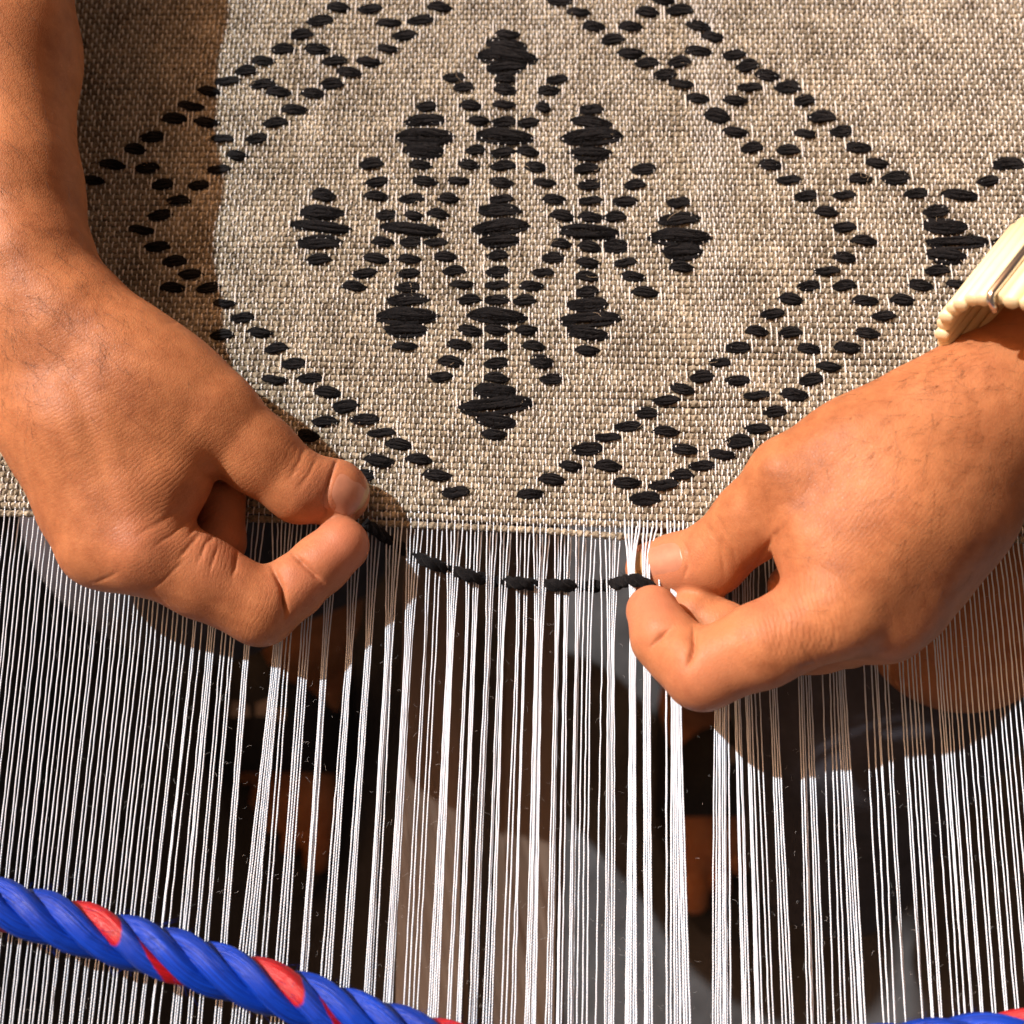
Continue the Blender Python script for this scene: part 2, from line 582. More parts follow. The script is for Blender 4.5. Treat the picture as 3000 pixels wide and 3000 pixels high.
# which columns are lifted over the right thumb: (photo y of the top over the thumb, z, y where the index holds them)
for i in range(NT):
    y0 = FELL_Y(xf[i])
    up = over_row(i, 0)
    pts = []
    x_b, x_m, x_f = xb[i], xm[i], xf[i]
    z0 = 0.75 if up else -0.75
    zz = float(rng.normal(0, 0.25))
    lift = 1828 < x_m < 2005
    if lift:
        s = (x_m - 1828) / 177.0
        xt = x_m - 5 if abs(x_m - 1953) > 3 else 1928
        pts = [(x_f, y0 - 26, z0), (x_f, y0 + 4, z0 + 0.8), (x_f + (xt - x_f) * 0.45, 1585, 9.5), (xt, 1655, 12.0), (xt + 3, 1700, 11.6),
               (xt + 8, 1745 + 70 * s, 9.8), (x_m + 2, 1840, 7.0), (x_m, 1960, 4.5), (x_m, 2150, 1.0), (x_b, 2985, zz), (x_b + (x_b - x_m) * .3, 3320, zz)]
    else:
        low = 0.0
        if 800 < x_m < 1000: low = -1.0
        pts = [(x_f, y0 - 26, z0), (x_f, y0 - 8, z0 * 1.1), (x_f, y0 + 14, z0 * 0.9), (x_f + (x_m - x_f) * 0.5, (y0 + 1900) / 2 - 20, z0 * 0.4 + low),
               (x_m, 1900, zz), ((x_m + x_b) / 2 + rng.normal(0, 1.5), 2440, zz), (x_b, 2985, zz), (x_b + (x_b - x_m) * .3, 3320, zz)]
    W = np.array([P(*p) for p in pts])
    # resample smoothly
    seg = np.concatenate(([0], np.cumsum(np.linalg.norm(np.diff(W, axis=0), axis=1))))
    m = 46
    tt = np.linspace(0, 1, m) ** 1.25 * seg[-1]
    Q = np.stack([np.interp(tt, seg, W[:, k]) for k in range(3)], 1)
    for _ in range(3):
        Q[1:-1] = 0.25 * Q[:-2] + 0.5 * Q[1:-1] + 0.25 * Q[2:]
    Q[1:-1, 0] += rng.normal(0, 0.00005, m - 2)
    V, F, U = tube(Q, THREAD_R * (1.3 if lift else 1.0) * (1 + rng.normal(0, 0.05)) * (1 + rng.normal(0, 0.06, m)), 6)
    U[:, 0] += i * 17.3
    me = mesh_from("warp_thread", V, F, U, True, [M_warp])
    link("warp_thread", me, cloth)

# -- weft rows and the little white bridges of the warp over them
xlo, xhi = xcol[0] - 0.01, xcol[-1] + 0.01
PITCH = 0.00236
rows_y0 = lambda X: np.interp(X, xcol, fell_pts[:, 1])
NROW = 128
HW = PITCH * 0.51
st_x, st_y, st_c = [], [], []
xs = np.unique(np.concatenate([xcol[0] - 0.006 + np.arange(0)] + [xcol, 0.5 * (xcol[1:] + xcol[:-1]), xcol[:-1] + 0.25 * np.diff(xcol), xcol[:-1] + 0.75 * np.diff(xcol)]))
base_y = rows_y0(xs)
ymean = base_y.mean()
ci = np.interp(xs, xcol, np.arange(NT))
drift = rng.normal(0, 1, (NROW + 8, 40))
for _ in range(4):
    drift = (drift + np.roll(drift, 1, 0) + np.roll(drift, -1, 0) + np.roll(drift, 1, 1) + np.roll(drift, -1, 1)) / 5
drift *= 0.0011
row_ctr = np.zeros((NROW, len(xs)))
for r in range(NROW):
    k = min(r / 60.0, 1.0)
    yy = (1 - k) * base_y + k * ymean + PITCH * (r - 0.35)
    if r == 0: yy = yy - PITCH * 0.38
    if r == 1: yy = yy - PITCH * 0.10
    if r == 0:
        yy = yy - 0.0010 * np.exp(-((xs - 0.040) / 0.025) ** 2)
    yy = yy + np.interp(xs, np.linspace(xlo, xhi, 40), drift[r])
    row_ctr[r] = yy
    ph = np.cos(math.pi * (ci + r))                 # +1 where the warp passes over this row
    zc = -0.00020 * ph + np.interp(xs, np.linspace(xlo, xhi, 120), rng.normal(0, 0.00007, 120))
    hw = HW * (1.0 + 0.05 * -ph + np.interp(xs, np.linspace(xlo, xhi, 150), rng.normal(0, 0.06, 150)))
    hz = 0.00105 * (1 + np.interp(xs, np.linspace(xlo, xhi, 150), rng.normal(0, 0.06, 150)))
    ang = np.linspace(R(-25), R(205), 7)
    V = np.stack([np.stack([xs, yy + hw * math.cos(a) * (1 + .10 * np.cos(6.2832 * (xs * 1000 / 2.3 + a / 6.2832 * 1.6) + r)),
                            zc + hz * math.sin(a) * (1 + .13 * np.cos(6.2832 * (xs * 1000 / 2.3 + a / 6.2832 * 1.6) + r))], 1) for a in ang], 1)
    n, s = len(xs), len(ang)
    V = V.reshape(-1, 3)
    I = (np.arange(n - 1)[:, None] * s + np.arange(s - 1)[None, :]).reshape(-1)
    F = np.stack((I, I + s, I + s + 1, I + 1), 1)
    U = np.stack((np.repeat(xs * 1000 + r * 31.7, s), np.tile(np.linspace(0, 1, s), n)), 1)
    me = mesh_from("weft_row", V, F, U, True, [M_weft])
    link("weft_row", me, cloth)
    if r >= 1:
        cs = np.arange(r % 2, NT, 2)
        x = xcol[cs] + rng.normal(0, 0.00010, len(cs))
        st_x.append(x); st_y.append(np.interp(x, xs, yy) + rng.normal(0, 0.00012, len(cs))); st_c.append(cs * 3.1 + r * 7)
st_x, st_y, st_c = map(np.concatenate, (st_x, st_y, st_c))
m = len(st_x)
t = np.array((-1, -0.6, 0, 0.6, 1.0)); q = len(t)
sl = rng.normal(0, 0.00013, m); ln = PITCH * (0.70 + rng.normal(0, 0.07, m)); fat = 1 + rng.normal(0, 0.12, m)
px_ = st_x[:, None] + sl[:, None] * t; py_ = st_y[:, None] + ln[:, None] * t; pz_ = np.broadcast_to(-0.00025 + 0.00156 * (1 - np.abs(t) ** 3), (m, q))
rr = np.array((0.55, 1.0, 1.1, 1.0, 0.55)) * 0.00027 * fat[:, None]
an = np.linspace(0, 2 * math.pi, 5, endpoint=False)
V = np.stack((px_[..., None] + rr[..., None] * np.cos(an), np.broadcast_to(py_[..., None], (m, q, 5)), pz_[..., None] + rr[..., None] * np.sin(an)), -1).reshape(-1, 3)
Fq = np.array([(i * 5 + j, (i + 1) * 5 + j, (i + 1) * 5 + (j + 1) % 5, i * 5 + (j + 1) % 5) for i in range(q - 1) for j in range(5)])
F = (np.arange(m)[:, None, None] * q * 5 + Fq).reshape(-1, 4)
U = np.stack((np.broadcast_to((st_c[:, None] + ln[:, None] * 1000 * t)[..., None], (m, q, 5)), np.broadcast_to(an / 6.2832, (m, q, 5))), -1).reshape(-1, 2)
o = link("warp_stitch", mesh_from("warp_stitch", V, F, U, True, [M_stitch]), cloth)
o["kind"] = "stuff"

# -- the black pattern: floats read off the photograph (px in a 3000 px frame)
Z3 = [(1175, 35, 100), (1315, 40, 105), (1615, 35, 105), (1095, 92, 110), (1395, 102, 105), (1535, 90, 115), (1015, 153, 100), (1465, 155, 110), (935, 218, 105),
      (1085, 216, 110), (1390, 215, 95), (850, 268, 100), (1160, 268, 110), (1310, 270, 110), (775, 312, 95), (1225, 316, 110), (693, 355, 115), (845, 368, 110),
      (1147, 368, 100), (615, 398, 100), (915, 405, 110), (1067, 408, 105), (533, 463, 115), (985, 479, 115), (462, 519, 110), (603, 533, 110), (902, 538, 105),
      (367, 598, 105), (672, 606, 100), (822, 605, 95), (290, 652, 95), (736, 677, 90), (190, 721, 120), (343, 733, 105), (657, 739, 100), (110, 788, 95),
      (413, 806, 100), (570, 807, 95), (483, 877, 105), (400, 938, 105), (320, 1003, 115), (387, 1075, 110), (463, 1140, 105), (533, 1194, 105), (455, 1256, 110),
      (610, 1254, 100), (680, 1323, 95), (757, 1385, 100), (670, 1460, 100), (835, 1448, 110), (1110, 855, 105, 55), (1105, 930, 190, 50), (1100, 990, 250, 50),
      (1095, 1060, 185, 55), (1090, 1132, 105), (1562, 465, 90, 45), (1555, 528, 175, 45), (1555, 598, 240, 60), (1550, 658, 170, 55), (1535, 720, 95),
      (1320, 715, 100, 50), (1345, 793, 105), (1340, 858, 110), (1385, 937, 90), (1490, 1000, 250, 55), (1372, 1055, 95), (1340, 1128, 115), (1290, 1190, 110),
      (1243, 1250, 105), (1553, 790, 110), (1700, 790, 95), (1495, 866, 110), (1655, 866, 90), (1505, 940, 85), (1610, 935, 95), (1490, 1055, 95), (1600, 1057, 100),
      (1485, 1130, 100), (1640, 1120, 100), (1482, 1190, 95), (1680, 1183, 100), (1478, 1252, 105), (1715, 1240, 105), (1478, 1310, 175, 48), (1475, 1375, 255, 58),
      (1470, 1437, 185, 52), (1745, 1308, 100), (1750, 1440, 105), (1680, 340, 95, 45), (1720, 382, 90), (1750, 462, 95), (1785, 527, 95), (1775, 658, 85), (1745, 718, 90)]
Z4 = [(105, 123, 85), (100, 163, 140, 42), (103, 202, 205, 47), (98, 240, 140, 42), (97, 282, 75), (97, 318, 80), (92, 372, 80), (92, 433, 90), (95, 483, 200, 42), (87, 540, 90),
      (90, 590, 90), (85, 648, 80), (82, 706, 85), (75, 748, 145, 42), (80, 803, 190, 44), (75, 853, 145, 37), (70, 907, 75), (70, 962, 80), (68, 1010, 85), (65, 1062, 90),
      (70, 1117, 200, 42), (65, 1168, 90), (62, 1225, 85), (65, 1285, 85), (280, 283, 75), (250, 323, 80), (232, 382, 50, 40), (178, 435, 80), (175, 540, 80), (205, 592, 75),
      (235, 648, 80), (270, 707, 80), (298, 765, 85), (393, 822, 205, 44), (293, 866, 75), (265, 912, 80), (230, 965, 75), (190, 1013, 85), (165, 1065, 80), (172, 1168, 80),
      (197, 1227, 80), (225, 1280, 80, 45), (400, 390, 85, 42), (400, 437, 140, 34), (402, 483, 205, 48), (398, 543, 145, 44), (385, 600, 95), (393, 655, 85), (397, 712, 85),
      (400, 770, 90), (393, 875, 80), (390, 930, 85), (385, 982, 85), (385, 1033, 80), (388, 1078, 145, 40), (395, 1130, 210, 47), (388, 1182, 145, 42), (387, 1240, 85),
      (485, 770, 80), (485, 872, 90, 42), (520, 930, 80), (550, 980, 85), (590, 1036, 95), (520, 713, 90), (555, 657, 75), (585, 600, 85), (710, 718, 80, 42), (710, 780, 145, 42),
      (715, 838, 210, 46), (722, 890, 140, 50), (718, 948, 85), (290, 3, 85), (355, 45, 80), (410, 95, 80), (475, 142, 85), (540, 190, 95), (600, 227, 85), (660, 265, 80),
      (718, 300, 85, 40), (778, 350, 80), (845, 413, 90, 46), (910, 468, 90), (970, 526, 80), (1035, 584, 80), (1100, 638, 85), (1160, 695, 85), (1232, 752, 80), (1295, 804, 85),
      (1365, 855, 90), (1298, 912, 80), (1235, 960, 90), (1170, 1013, 80), (1105, 1060, 85), (1042, 1110, 85), (985, 1175, 80), (918, 1230, 85), (855, 1283, 75), (540, 95, 80),
      (600, 45, 80), (655, 0, 80), (715, 40, 95, 38), (780, 93, 85), (830, 132, 75, 40), (780, 183, 90), (713, 222, 80), (905, 195, 85), (955, 237, 80, 42), (1025, 268, 85),
      (962, 310, 85), (1095, 310, 90, 44), (1155, 358, 75), (910, 356, 85), (1217, 418, 100, 44), (1285, 466, 80), (1160, 475, 80), (1345, 524, 90, 40), (1098, 533, 80),
      (1412, 578, 85), (1350, 636, 85), (1478, 630, 95, 42), (1295, 692, 80), (1550, 686, 85), (1705, 692, 125), (1805, 640, 80), (1875, 583, 110, 40), (1620, 748, 90, 40),
      (1650, 800, 155, 46), (1695, 858, 210, 40), (1880, 858, 120), (1655, 905, 140, 46), (1625, 960, 90), (1565, 1010, 85), (1700, 1008, 90), (1370, 1065, 90), (1500, 1063, 85),
      (1435, 1118, 85), (1295, 1013, 85), (1378, 1180, 85), (1305, 1230, 90, 46), (1172, 1235, 80), (1105, 1178, 80), (1240, 1297, 85)]
F1 = [(750, 297, 165), (868, 400, 165), (735, 515, 175), (985, 505, 175), (1108, 605, 190), (1237, 700, 190, 90), (1095, 815, 185), (1370, 795, 200), (1490, 890, 190), (970, 912, 160, 85),
      (1615, 975, 190), (1475, 1085, 210, 85), (1750, 1083, 180), (1360, 1195, 160, 85), (1655, 278, 170, 75)]
F2 = [(355, 268, 170), (290, 390, 180), (222, 492, 165), (612, 508, 175, 75), (1005, 510, 165), (605, 600, 300, 97), (610, 695, 500, 112), (610, 808, 270, 97), (597, 900, 175, 75),
      (75, 1080, 160), (195, 1190, 200), (325, 1310, 190, 95), (855, 1323, 190), (1005, 1222, 190), (1140, 1123, 165), (1400, 1130, 190, 80), (1255, 1003, 215, 80), (1400, 922, 185),
      (1545, 845, 190), (1680, 755, 160), (1815, 660, 190), (1810, 885, 185), (1540, 1243, 185), (1800, 1258, 205, 88), (1665, 1355, 210, 95)]
F3 = [(380, 738, 170, 80), (630, 760, 180), (1150, 760, 180, 80), (240, 823, 170), (765, 868, 190), (1030, 862, 190, 85), (895, 985, 160), (770, 1100, 180), (640, 1200, 190, 95),
      (255, 1250, 190), (515, 1285, 190, 80), (375, 1365, 185), (235, 1430, 160)]
floats = []
for lst, ox, oy, s, dh in ((Z3, 200, 0, 1.486, 41), (Z4, 1400, 0, 1.2075, 35), (F1, 500, 900, 2.415, 70), (F2, 1200, 900, 2.415, 70), (F3, 1900, 800, 2.415, 70)):
    for q in lst:
        hgt = q[3] if len(q) > 3 else dh
        floats.append((ox + q[0] / s, oy + q[1] / s, q[2] / s, hgt / s))


def float_mesh(kind, seed):
    """spindle of loose plies, 1 long, 1 high, lying on the cloth"""
    g = np.random.default_rng(seed)
    mb = MB()
    n = 13
    t = np.linspace(-1, 1, n)
    plies = {0: 6, 1: 7, 2: 8}[kind]
    prof = np.maximum(0, 1 - np.abs(t) ** (2.0 + 0.4 * kind)) ** 0.8
    spots = []
    for k in range(plies):
        off = (k + 0.5) / plies * 2 - 1 + g.normal(0, 0.07)
        turn = g.uniform(-0.5, 0.5)
        y = (off * 0.36 + 0.13 * np.sin(t * g.uniform(1.2, 2.6) + turn * 3)) * prof + g.normal(0, 0.02, n)
        z = (0.34 + g.normal(0, 0.07)) * prof * np.sqrt(max(0.12, 1 - min(1, off * off) * 0.8)) + g.normal(0, 0.02, n)
        r = 0.5 * (0.62 / plies + 0.16) * (0.05 + 0.95 * prof) * (1 + g.normal(0, 0.08, n)) * g.uniform(0.8, 1.2)
        pts = np.stack((t * 0.5 * g.uniform(0.93, 1.03), y, z), 1)
        V, F, U = tube(pts, r, 6)
        U[:, 0] *= 0.006
        mb.add(V, F, U)
        spots += [(pts[i], r[i]) for i in range(1, n - 1)]
    for k in range(16 + 10 * kind):
        p0, r0 = spots[g.integers(len(spots))]
        a = g.uniform(0.2, 2.94); d = np.array((g.normal(0, .10), math.cos(a), 0.7 * math.sin(a)))
        p0 = p0 + d * r0 * 0.8
        p1 = p0 + d * g.uniform(0.06, 0.2); p2 = p1 + np.array((g.normal(0, .1), g.normal(0, .15), g.normal(0, .1)))
        mb.tube([p0, p1, p2], [0.016, 0.012, 0.006], 3, cap=False)
    return mesh_from("pattern_float", np.concatenate(mb.v), mb.f, np.concatenate(mb.u), True, [M_black])


sk = MB()
for (x, y, w, h) in floats:
    for sx in (-1, 1):
        if rng.random() < 0.62:
            q = P(x + sx * (w * 0.52 + 2), y)
            c = xcol[np.argmin(np.abs(xcol - q[0]))]
            L = PITCH * rng.uniform(0.9, 2.0)
            t_ = np.linspace(-1, 1, 7)
            yo = rng.normal(0, 0.6) * PITCH
            pts = np.stack((c + rng.normal(0, .0002) * t_, q[1] + yo + L * t_, 0.00115 * (1 - np.abs(t_) ** 4) + 0.0001), 1)
            V, F, U = tube(pts, 0.00028, 5, cap=False)
            sk.add(V, F, U)
sk.build("warp_skip", M_stitch, cloth)["kind"] = "stuff"

fm = [[float_mesh(k, 100 + k * 10 + s) for s in range(6)] for k in range(3)]
for i, (x, y, w, h) in enumerate(floats):
    a, b = P(x - w / 2, y), P(x + w / 2, y)
    c = P(x, y, 0.95)
    L = np.linalg.norm(b - a) * 1.06
    H = np.linalg.norm(P(x, y - h / 2) - P(x, y + h / 2)) * 1.06
    kind = 0 if w < 90 else (1 if w < 135 else 2)
    o = link("pattern_float", fm[kind][i % 6], cloth)
    o.location = c
    o.rotation_euler = (rng.normal(0, .06), 0, rng.normal(0, 0.05) - 0.02)
    flip = -1 if rng.random() < .5 else 1
    o.scale = (L * flip * 1.04, H * 1.22, 0.0026)

# -- loose fibres on the cloth and lint on the warp
def curls(name, mat, n, area, size, rad, z):
    mb = MB()
    for k in range(n):
        x, y = rng.uniform(*area[0]), rng.uniform(*area[1])
        L = rng.uniform(*size)
        a = rng.uniform(0, 6.28); turn = rng.normal(0, 2.2)
        p = P(x, y, z + rng.uniform(0, 0.6)); pts = [p]
        for i in range(7):
            a += turn / 7 + rng.normal(0, 0.25)
            p = p + np.array((math.cos(a), math.sin(a), rng.normal(0, 0.25))) * L / 7000
            pts.append(p)
        mb.tube(pts, rad / 1000, 3, cap=False)
    o = mb.build(name, mat, cloth); o["kind"] = "stuff"


curls("loose_fibre", M_fibre, 330, ((250, 3000), (0, 1480)), (1.5, 8), 0.05, 1.3)
curls("black_fuzz", M_black, 10, ((900, 1900), (100, 1350)), (2, 5), 0.05, 2.2)
curls("lint", M_lint, 1100, ((0, 3000), (1600, 3000)), (0.6, 2.4), 0.016, -0.6)

# ------------------------------------------------------------------ the weaver
left_groups = [
    # palm, wrist and forearm
    (11, 8, [[(-20, -1700, 63.68, 34), (0, -420, 45.44, 25), (28, 150, 40.88, 22), (46, 560, 38.6, 20), (100, 790, 37.84, 18.5), (190, 950, 36.32, 16)],
             [(-230, -1700, 63.68, 34), (-200, -420, 45.44, 26), (-160, 300, 39.36, 21), (-100, 700, 35.56, 19), (-30, 940, 31.76, 16.5)],
             [(205, 920, 37.08, 15.5), (300, 1250, 34.04, 14.5), (428, 1605, 27.2, 14.6)],
             [(120, 940, 36.32, 15), (205, 1260, 32.52, 14), (300, 1595, 24.92, 14.4)],
             [(30, 970, 34.04, 14), (140, 1235, 27.2, 13), (232, 1482, 20.36, 12.8)],
             [(-40, 970, 31.76, 13.5), (70, 1140, 24.92, 12.5), (172, 1318, 18.08, 11.8)],
             [(270, 960, 36.32, 15.5), (380, 1050, 34.8, 16.2), (505, 1140, 31.76, 16), (622, 1222, 28.72, 15.8)],
             [(400, 1160, 32.52, 16), (485, 1400, 28.72, 14.5)]]),
    (4, 3, [[(622, 1222, 28.72, 15.4), (756, 1330, 22.64, 13.0), (880, 1428, 16.56, 11.6), (980, 1442, 12, 10.5), (990, 1448, 11, 10.3)]]),
    (3, 3, [[(428, 1605, 27.2, 14.6), (592, 1692, 21.12, 13.0), (765, 1780, 14.28, 12.2), (855, 1724, 13.52, 10.2), (938, 1654, 13.52, 9.6), (1000, 1598, 14.28, 9.4)]]),
    (4, 3, [[(300, 1595, 24.16, 13), (450, 1655, 15.04, 10.5), (560, 1670, 10, 9.5), (640, 1590, 7, 8.5), (652, 1460, 9, 8)]]),
    (4, 3, [[(232, 1482, 19.6, 12), (380, 1580, 12, 10), (470, 1560, 8, 9), (500, 1440, 10, 8)]]),
    (4, 3, [[(172, 1318, 16.56, 11), (290, 1440, 12, 9), (370, 1440, 10, 8.5), (420, 1340, 12, 7.5)]]),
]
left_creases = [
    ([(992, 1335), (968, 1400), (955, 1460), (958, 1512)], 1.5, 7),
    ([(250, 1010), (330, 1300), (415, 1560)], -0.5, 45), ([(150, 1050), (220, 1300), (290, 1540)], -0.5, 45), ([(200, 1050), (275, 1300), (350, 1560)], 0.3, 30),

    ([(860, 1625), (905, 1668), (945, 1705)], 2.6, 8), ([(795, 1655), (826, 1720), (840, 1790), (836, 1806)], 3.4, 9),
    ([(590, 1382), (650, 1405), (700, 1440)], 1.0, 10), ([(900, 1290), (880, 1350), (845, 1410)], 0.5, 10), ([(935, 1330), (905, 1390), (870, 1440)], 0.4, 8),
    ([(697, 1610), (690, 1660), (680, 1690)], 1.0, 8), ([(640, 1555), (600, 1600), (580, 1650)], 0.7, 9), ([(590, 1560), (555, 1600), (520, 1640)], 0.6, 8),
    ([(560, 1520), (500, 1570), (450, 1600)], 0.5, 8), ([(540, 1480), (470, 1530), (400, 1570)], 0.4, 7), ([(620, 1500), (575, 1540), (548, 1575)], 0.7, 8),
    ([(640, 1600), (622, 1645), (612, 1680)], 0.5, 7), ([(480, 945), (510, 945), (545, 940)], 0.4, 8), ([(270, 1710), (320, 1690), (350, 1670)], 0.4, 6),
    ([(540, 1640), (480, 1700), (430, 1730)], 0.35, 7), ([(860, 1820), (800, 1780)], 0.25, 7)]
left_pinks = [(1000, 1590, 110, 0.9), (985, 1450, 110, 0.6), (640, 1590, 130, 0.5), (880, 1690, 100, 0.6), (430, 1600, 130, 0.35)]
left_bulges = [((905, 1725), 0.7, 70), ((960, 1640), 0.6, 60), ((420, 1640), 1.2, 90), ((770, 1140), 0.8, 90), ((600, 1600), 0.8, 45), ((540, 1590), 0.5, 35), ((850, 1640), 0.6, 35)]

right_groups = [
    (11, 8, [[(3900, -500, 83.96, 31), (3440, 380, 64.16, 24), (3225, 770, 54.92, 20), (3055, 1075, 49.64, 17.5), (2930, 1200, 48.32, 17)],
             [(3010, 1120, 48.32, 16), (2870, 1150, 49.64, 15.5), (2700, 1232, 48.32, 15.5), (2515, 1322, 44.36, 15.6), (2330, 1412, 38.42, 15.4)],
             [(2860, 1200, 48.98, 16), (2640, 1490, 48.32, 15.5), (2440, 1785, 43.04, 14.8)],
             [(2890, 1240, 45.68, 15), (2730, 1535, 41.72, 14.2), (2580, 1815, 33.8, 13.6)],
             [(2905, 1280, 41.06, 14.5), (2785, 1530, 35.12, 13.3), (2660, 1765, 27.2, 12.8)],
             [(2915, 1320, 36.44, 14.5), (2825, 1500, 30.5, 12.8), (2726, 1680, 22.58, 11.6)],
             [(2610, 1360, 45.02, 16), (2405, 1590, 41.72, 14.6)]]),
    (4, 3, [[(2330, 1412, 38.42, 15), (2208, 1522, 27.2, 12.6), (2085, 1636, 13, 11.6), (1985, 1658, 5, 10.6), (1912, 1666, 1, 9.4)]]),
    (3, 3, [[(2440, 1785, 43.04, 14.4), (2230, 1892, 37.76, 12.6), (2056, 1964, 32.48, 11.9), (1992, 1915, 28.52, 10.4), (1944, 1868, 25.88, 9.9), (1912, 1792, 21.26, 8.6)]]),
    (4, 3, [[(2580, 1815, 31.16, 13), (2400, 1870, 21.92, 10.5), (2230, 1905, 14.66, 10), (2120, 1850, 10, 9), (2035, 1795, 9, 8)]]),
    (4, 3, [[(2660, 1765, 25.88, 12), (2480, 1860, 17.3, 10), (2380, 1820, 12, 9), (2320, 1720, 12, 8)]]),
    (4, 3, [[(2726, 1680, 21.92, 11), (2600, 1760, 15.32, 9), (2530, 1720, 12, 8), (2500, 1640, 14, 7.5)]]),
]
right_creases = [
    ([(1990, 1575), (2012, 1610), (2016, 1650), (2002, 1700)], 0.8, 7),
    ([(1905, 1897), (1940, 1862), (1966, 1842)], 2.2, 8), ([(2034, 1840), (2030, 1900), (2014, 1950)], 3.4, 9),
    ([(2190, 1700), (2230, 1640), (2262, 1570), (2290, 1545)], 1.3, 9), ([(2060, 1520), (2110, 1600), (2125, 1690)], 0.5, 9), ([(2090, 1500), (2140, 1580), (2160, 1660)], 0.4, 8),
    ([(2190, 1710), (2245, 1680), (2280, 1710)], 0.9, 9), ([(2100, 1812), (2140, 1800)], 0.5, 7), ([(2330, 1960), (2390, 1945), (2350, 1890)], 0.5, 8)]
for k in range(11):
    x = 2262 + 17 * k
    right_creases.append(([(x - 12, 1722 + 6 * k), (x + 16 + rng.normal(0, 4), 1800 + 4 * k), (x + 10, 1880 + rng.normal(0, 12)), (x - 6, 1930 - 2 * k)], 0.22 + 0.1 * rng.random(), 5))
right_pinks = [(1905, 1780, 110, 0.75), (1930, 1660, 120, 0.7), (2060, 1960, 130, 0.45), (2240, 1760, 120, 0.4)]
right_bulges = [((1990, 1880), 0.7, 45), ((1920, 1800), 0.5, 60), ((2110, 1870), 0.8, 60), ((2160, 1760), 1.2, 55), ((2225, 1345), 0.8, 80), ((2640, 1880), 1.0, 80)]

person_V, person_F, person_pk, off = [], [], [], 0
hand_bvh = {}
for nm, g, cr, pk, bu in (("l", left_groups, left_creases, left_pinks, left_bulges), ("r", right_groups, right_creases, right_pinks, right_bulges)):
    V, F, pink = body_part(g, 0.0011, cr, pk, bu)
    hand_bvh[nm] = BVHTree.FromPolygons([tuple(v) for v in V], [tuple(int(i) for i in f) for f in F])
    person_V.append(V); person_F.append(F + off); person_pk.append(pink); off += len(V)

# the bare shins and feet far below, in the pit
def foot_groups(bx, by, s):
    """bx, by: tip of the big toe in photo px; s: side the little toe lies on"""
    tips = [(0, 0, 12.5), (78, -40, 9), (128, -100, 8.5), (172, -170, 8), (206, -245, 8)]
    heads = [(-6, -165), (58, -190), (104, -235), (146, -290), (180, -350)]
    ank = (bx + s * 45, by - 600, -543, 32)
    body = [[(bx + s * 10, by - 1300, -250, 46), (bx + s * 30, by - 760, -450, 38), ank]]
    for (hx, hy) in heads:
        body.append([ank, (bx + s * hx, by + hy, -582, 15)])
    g = [(16, 14, body)]
    for (tx, ty, r), (hx, hy) in zip(tips, heads):
        g.append((3, 4, [[(bx + s * hx, by + hy, -584, r + 2), (bx + s * (0.4 * hx + 0.6 * tx), by + 0.4 * hy + 0.6 * ty, -586, r), (bx + s * tx, by + ty - 28, -591, r * 0.92)]]))
    return g


FEET = ((928, 2545, -1), (2035, 2665, 1))
for bx, by, s in FEET:
    V, F, pink = body_part(foot_groups(bx, by, s), 0.004)
    person_V.append(V); person_F.append(F + off); person_pk.append(pink * 0); off += len(V)

# the bare knee beside the cloth edge, seen through the right-hand warp
V, F, pink = body_part([(14, 8, [[(3500, 1250, -75, 62), (3080, 1590, -62, 50), (2810, 1800, -75, 40)]])], 0.004)
person_V.append(V); person_F.append(F + off); person_pk.append(pink * 0); off += len(V)

me = mesh_from("person", np.concatenate(person_V), np.concatenate(person_F), None, True, [M_skin])
PV = np.concatenate(person_V); PQ = to_px(PV)
fold_p, fold_a = np.zeros(len(PV)), np.zeros(len(PV))
for cx, cy, nx, ny, sx, per, amp in ((520, 1440, 0.61, 0.79, 210, 13, 0.8), (640, 1600, 0.97, 0.25, 90, 14, 0.9), (2340, 1810, 0.97, -0.22, 130, 15, 1.2), (2560, 1500, 0.75, 0.66, 260, 14, 0.45),
                                     (250, 1250, 0.5, 0.86, 260, 13, 0.45), (880, 1350, 0.75, 0.66, 80, 16, 0.7), (2110, 1590, 0.8, -0.6, 80, 17, 0.7), (780, 1800, 0.9, 0.4, 110, 14, 0.5)):
    k = amp * np.exp(-((PQ[:, 0] - cx) ** 2 + (PQ[:, 1] - cy) ** 2) / sx ** 2)
    win = k > fold_a
    fold_a[win] = k[win]
    fold_p[win] = ((PQ[win, 0] - cx) * nx + (PQ[win, 1] - cy) * ny) / per * math.pi
for nm, arr in (("fold_phase", fold_p), ("fold_amount", fold_a)):
    a_ = me.attributes.new(nm, 'FLOAT', 'POINT'); a_.data.foreach_set("value", arr.astype(np.float32))
at = me.attributes.new("pink", 'FLOAT', 'POINT')
at.data.foreach_set("value", np.concatenate(person_pk).astype(np.float32))
person = link("person", me)
tag(person, "brown skinned weaver's hands and arms pinching black yarn at the cloth edge, feet below", "person")


def hit(side, px, py):
    d = Vector(FWD + np.array((1, 0, 0)) * (px - 1500) / FPX + UP * (1500 - py) / FPX).normalized()
    loc, nor, _, _ = hand_bvh[side].ray_cast(Vector(CAM), d)
    return loc, nor


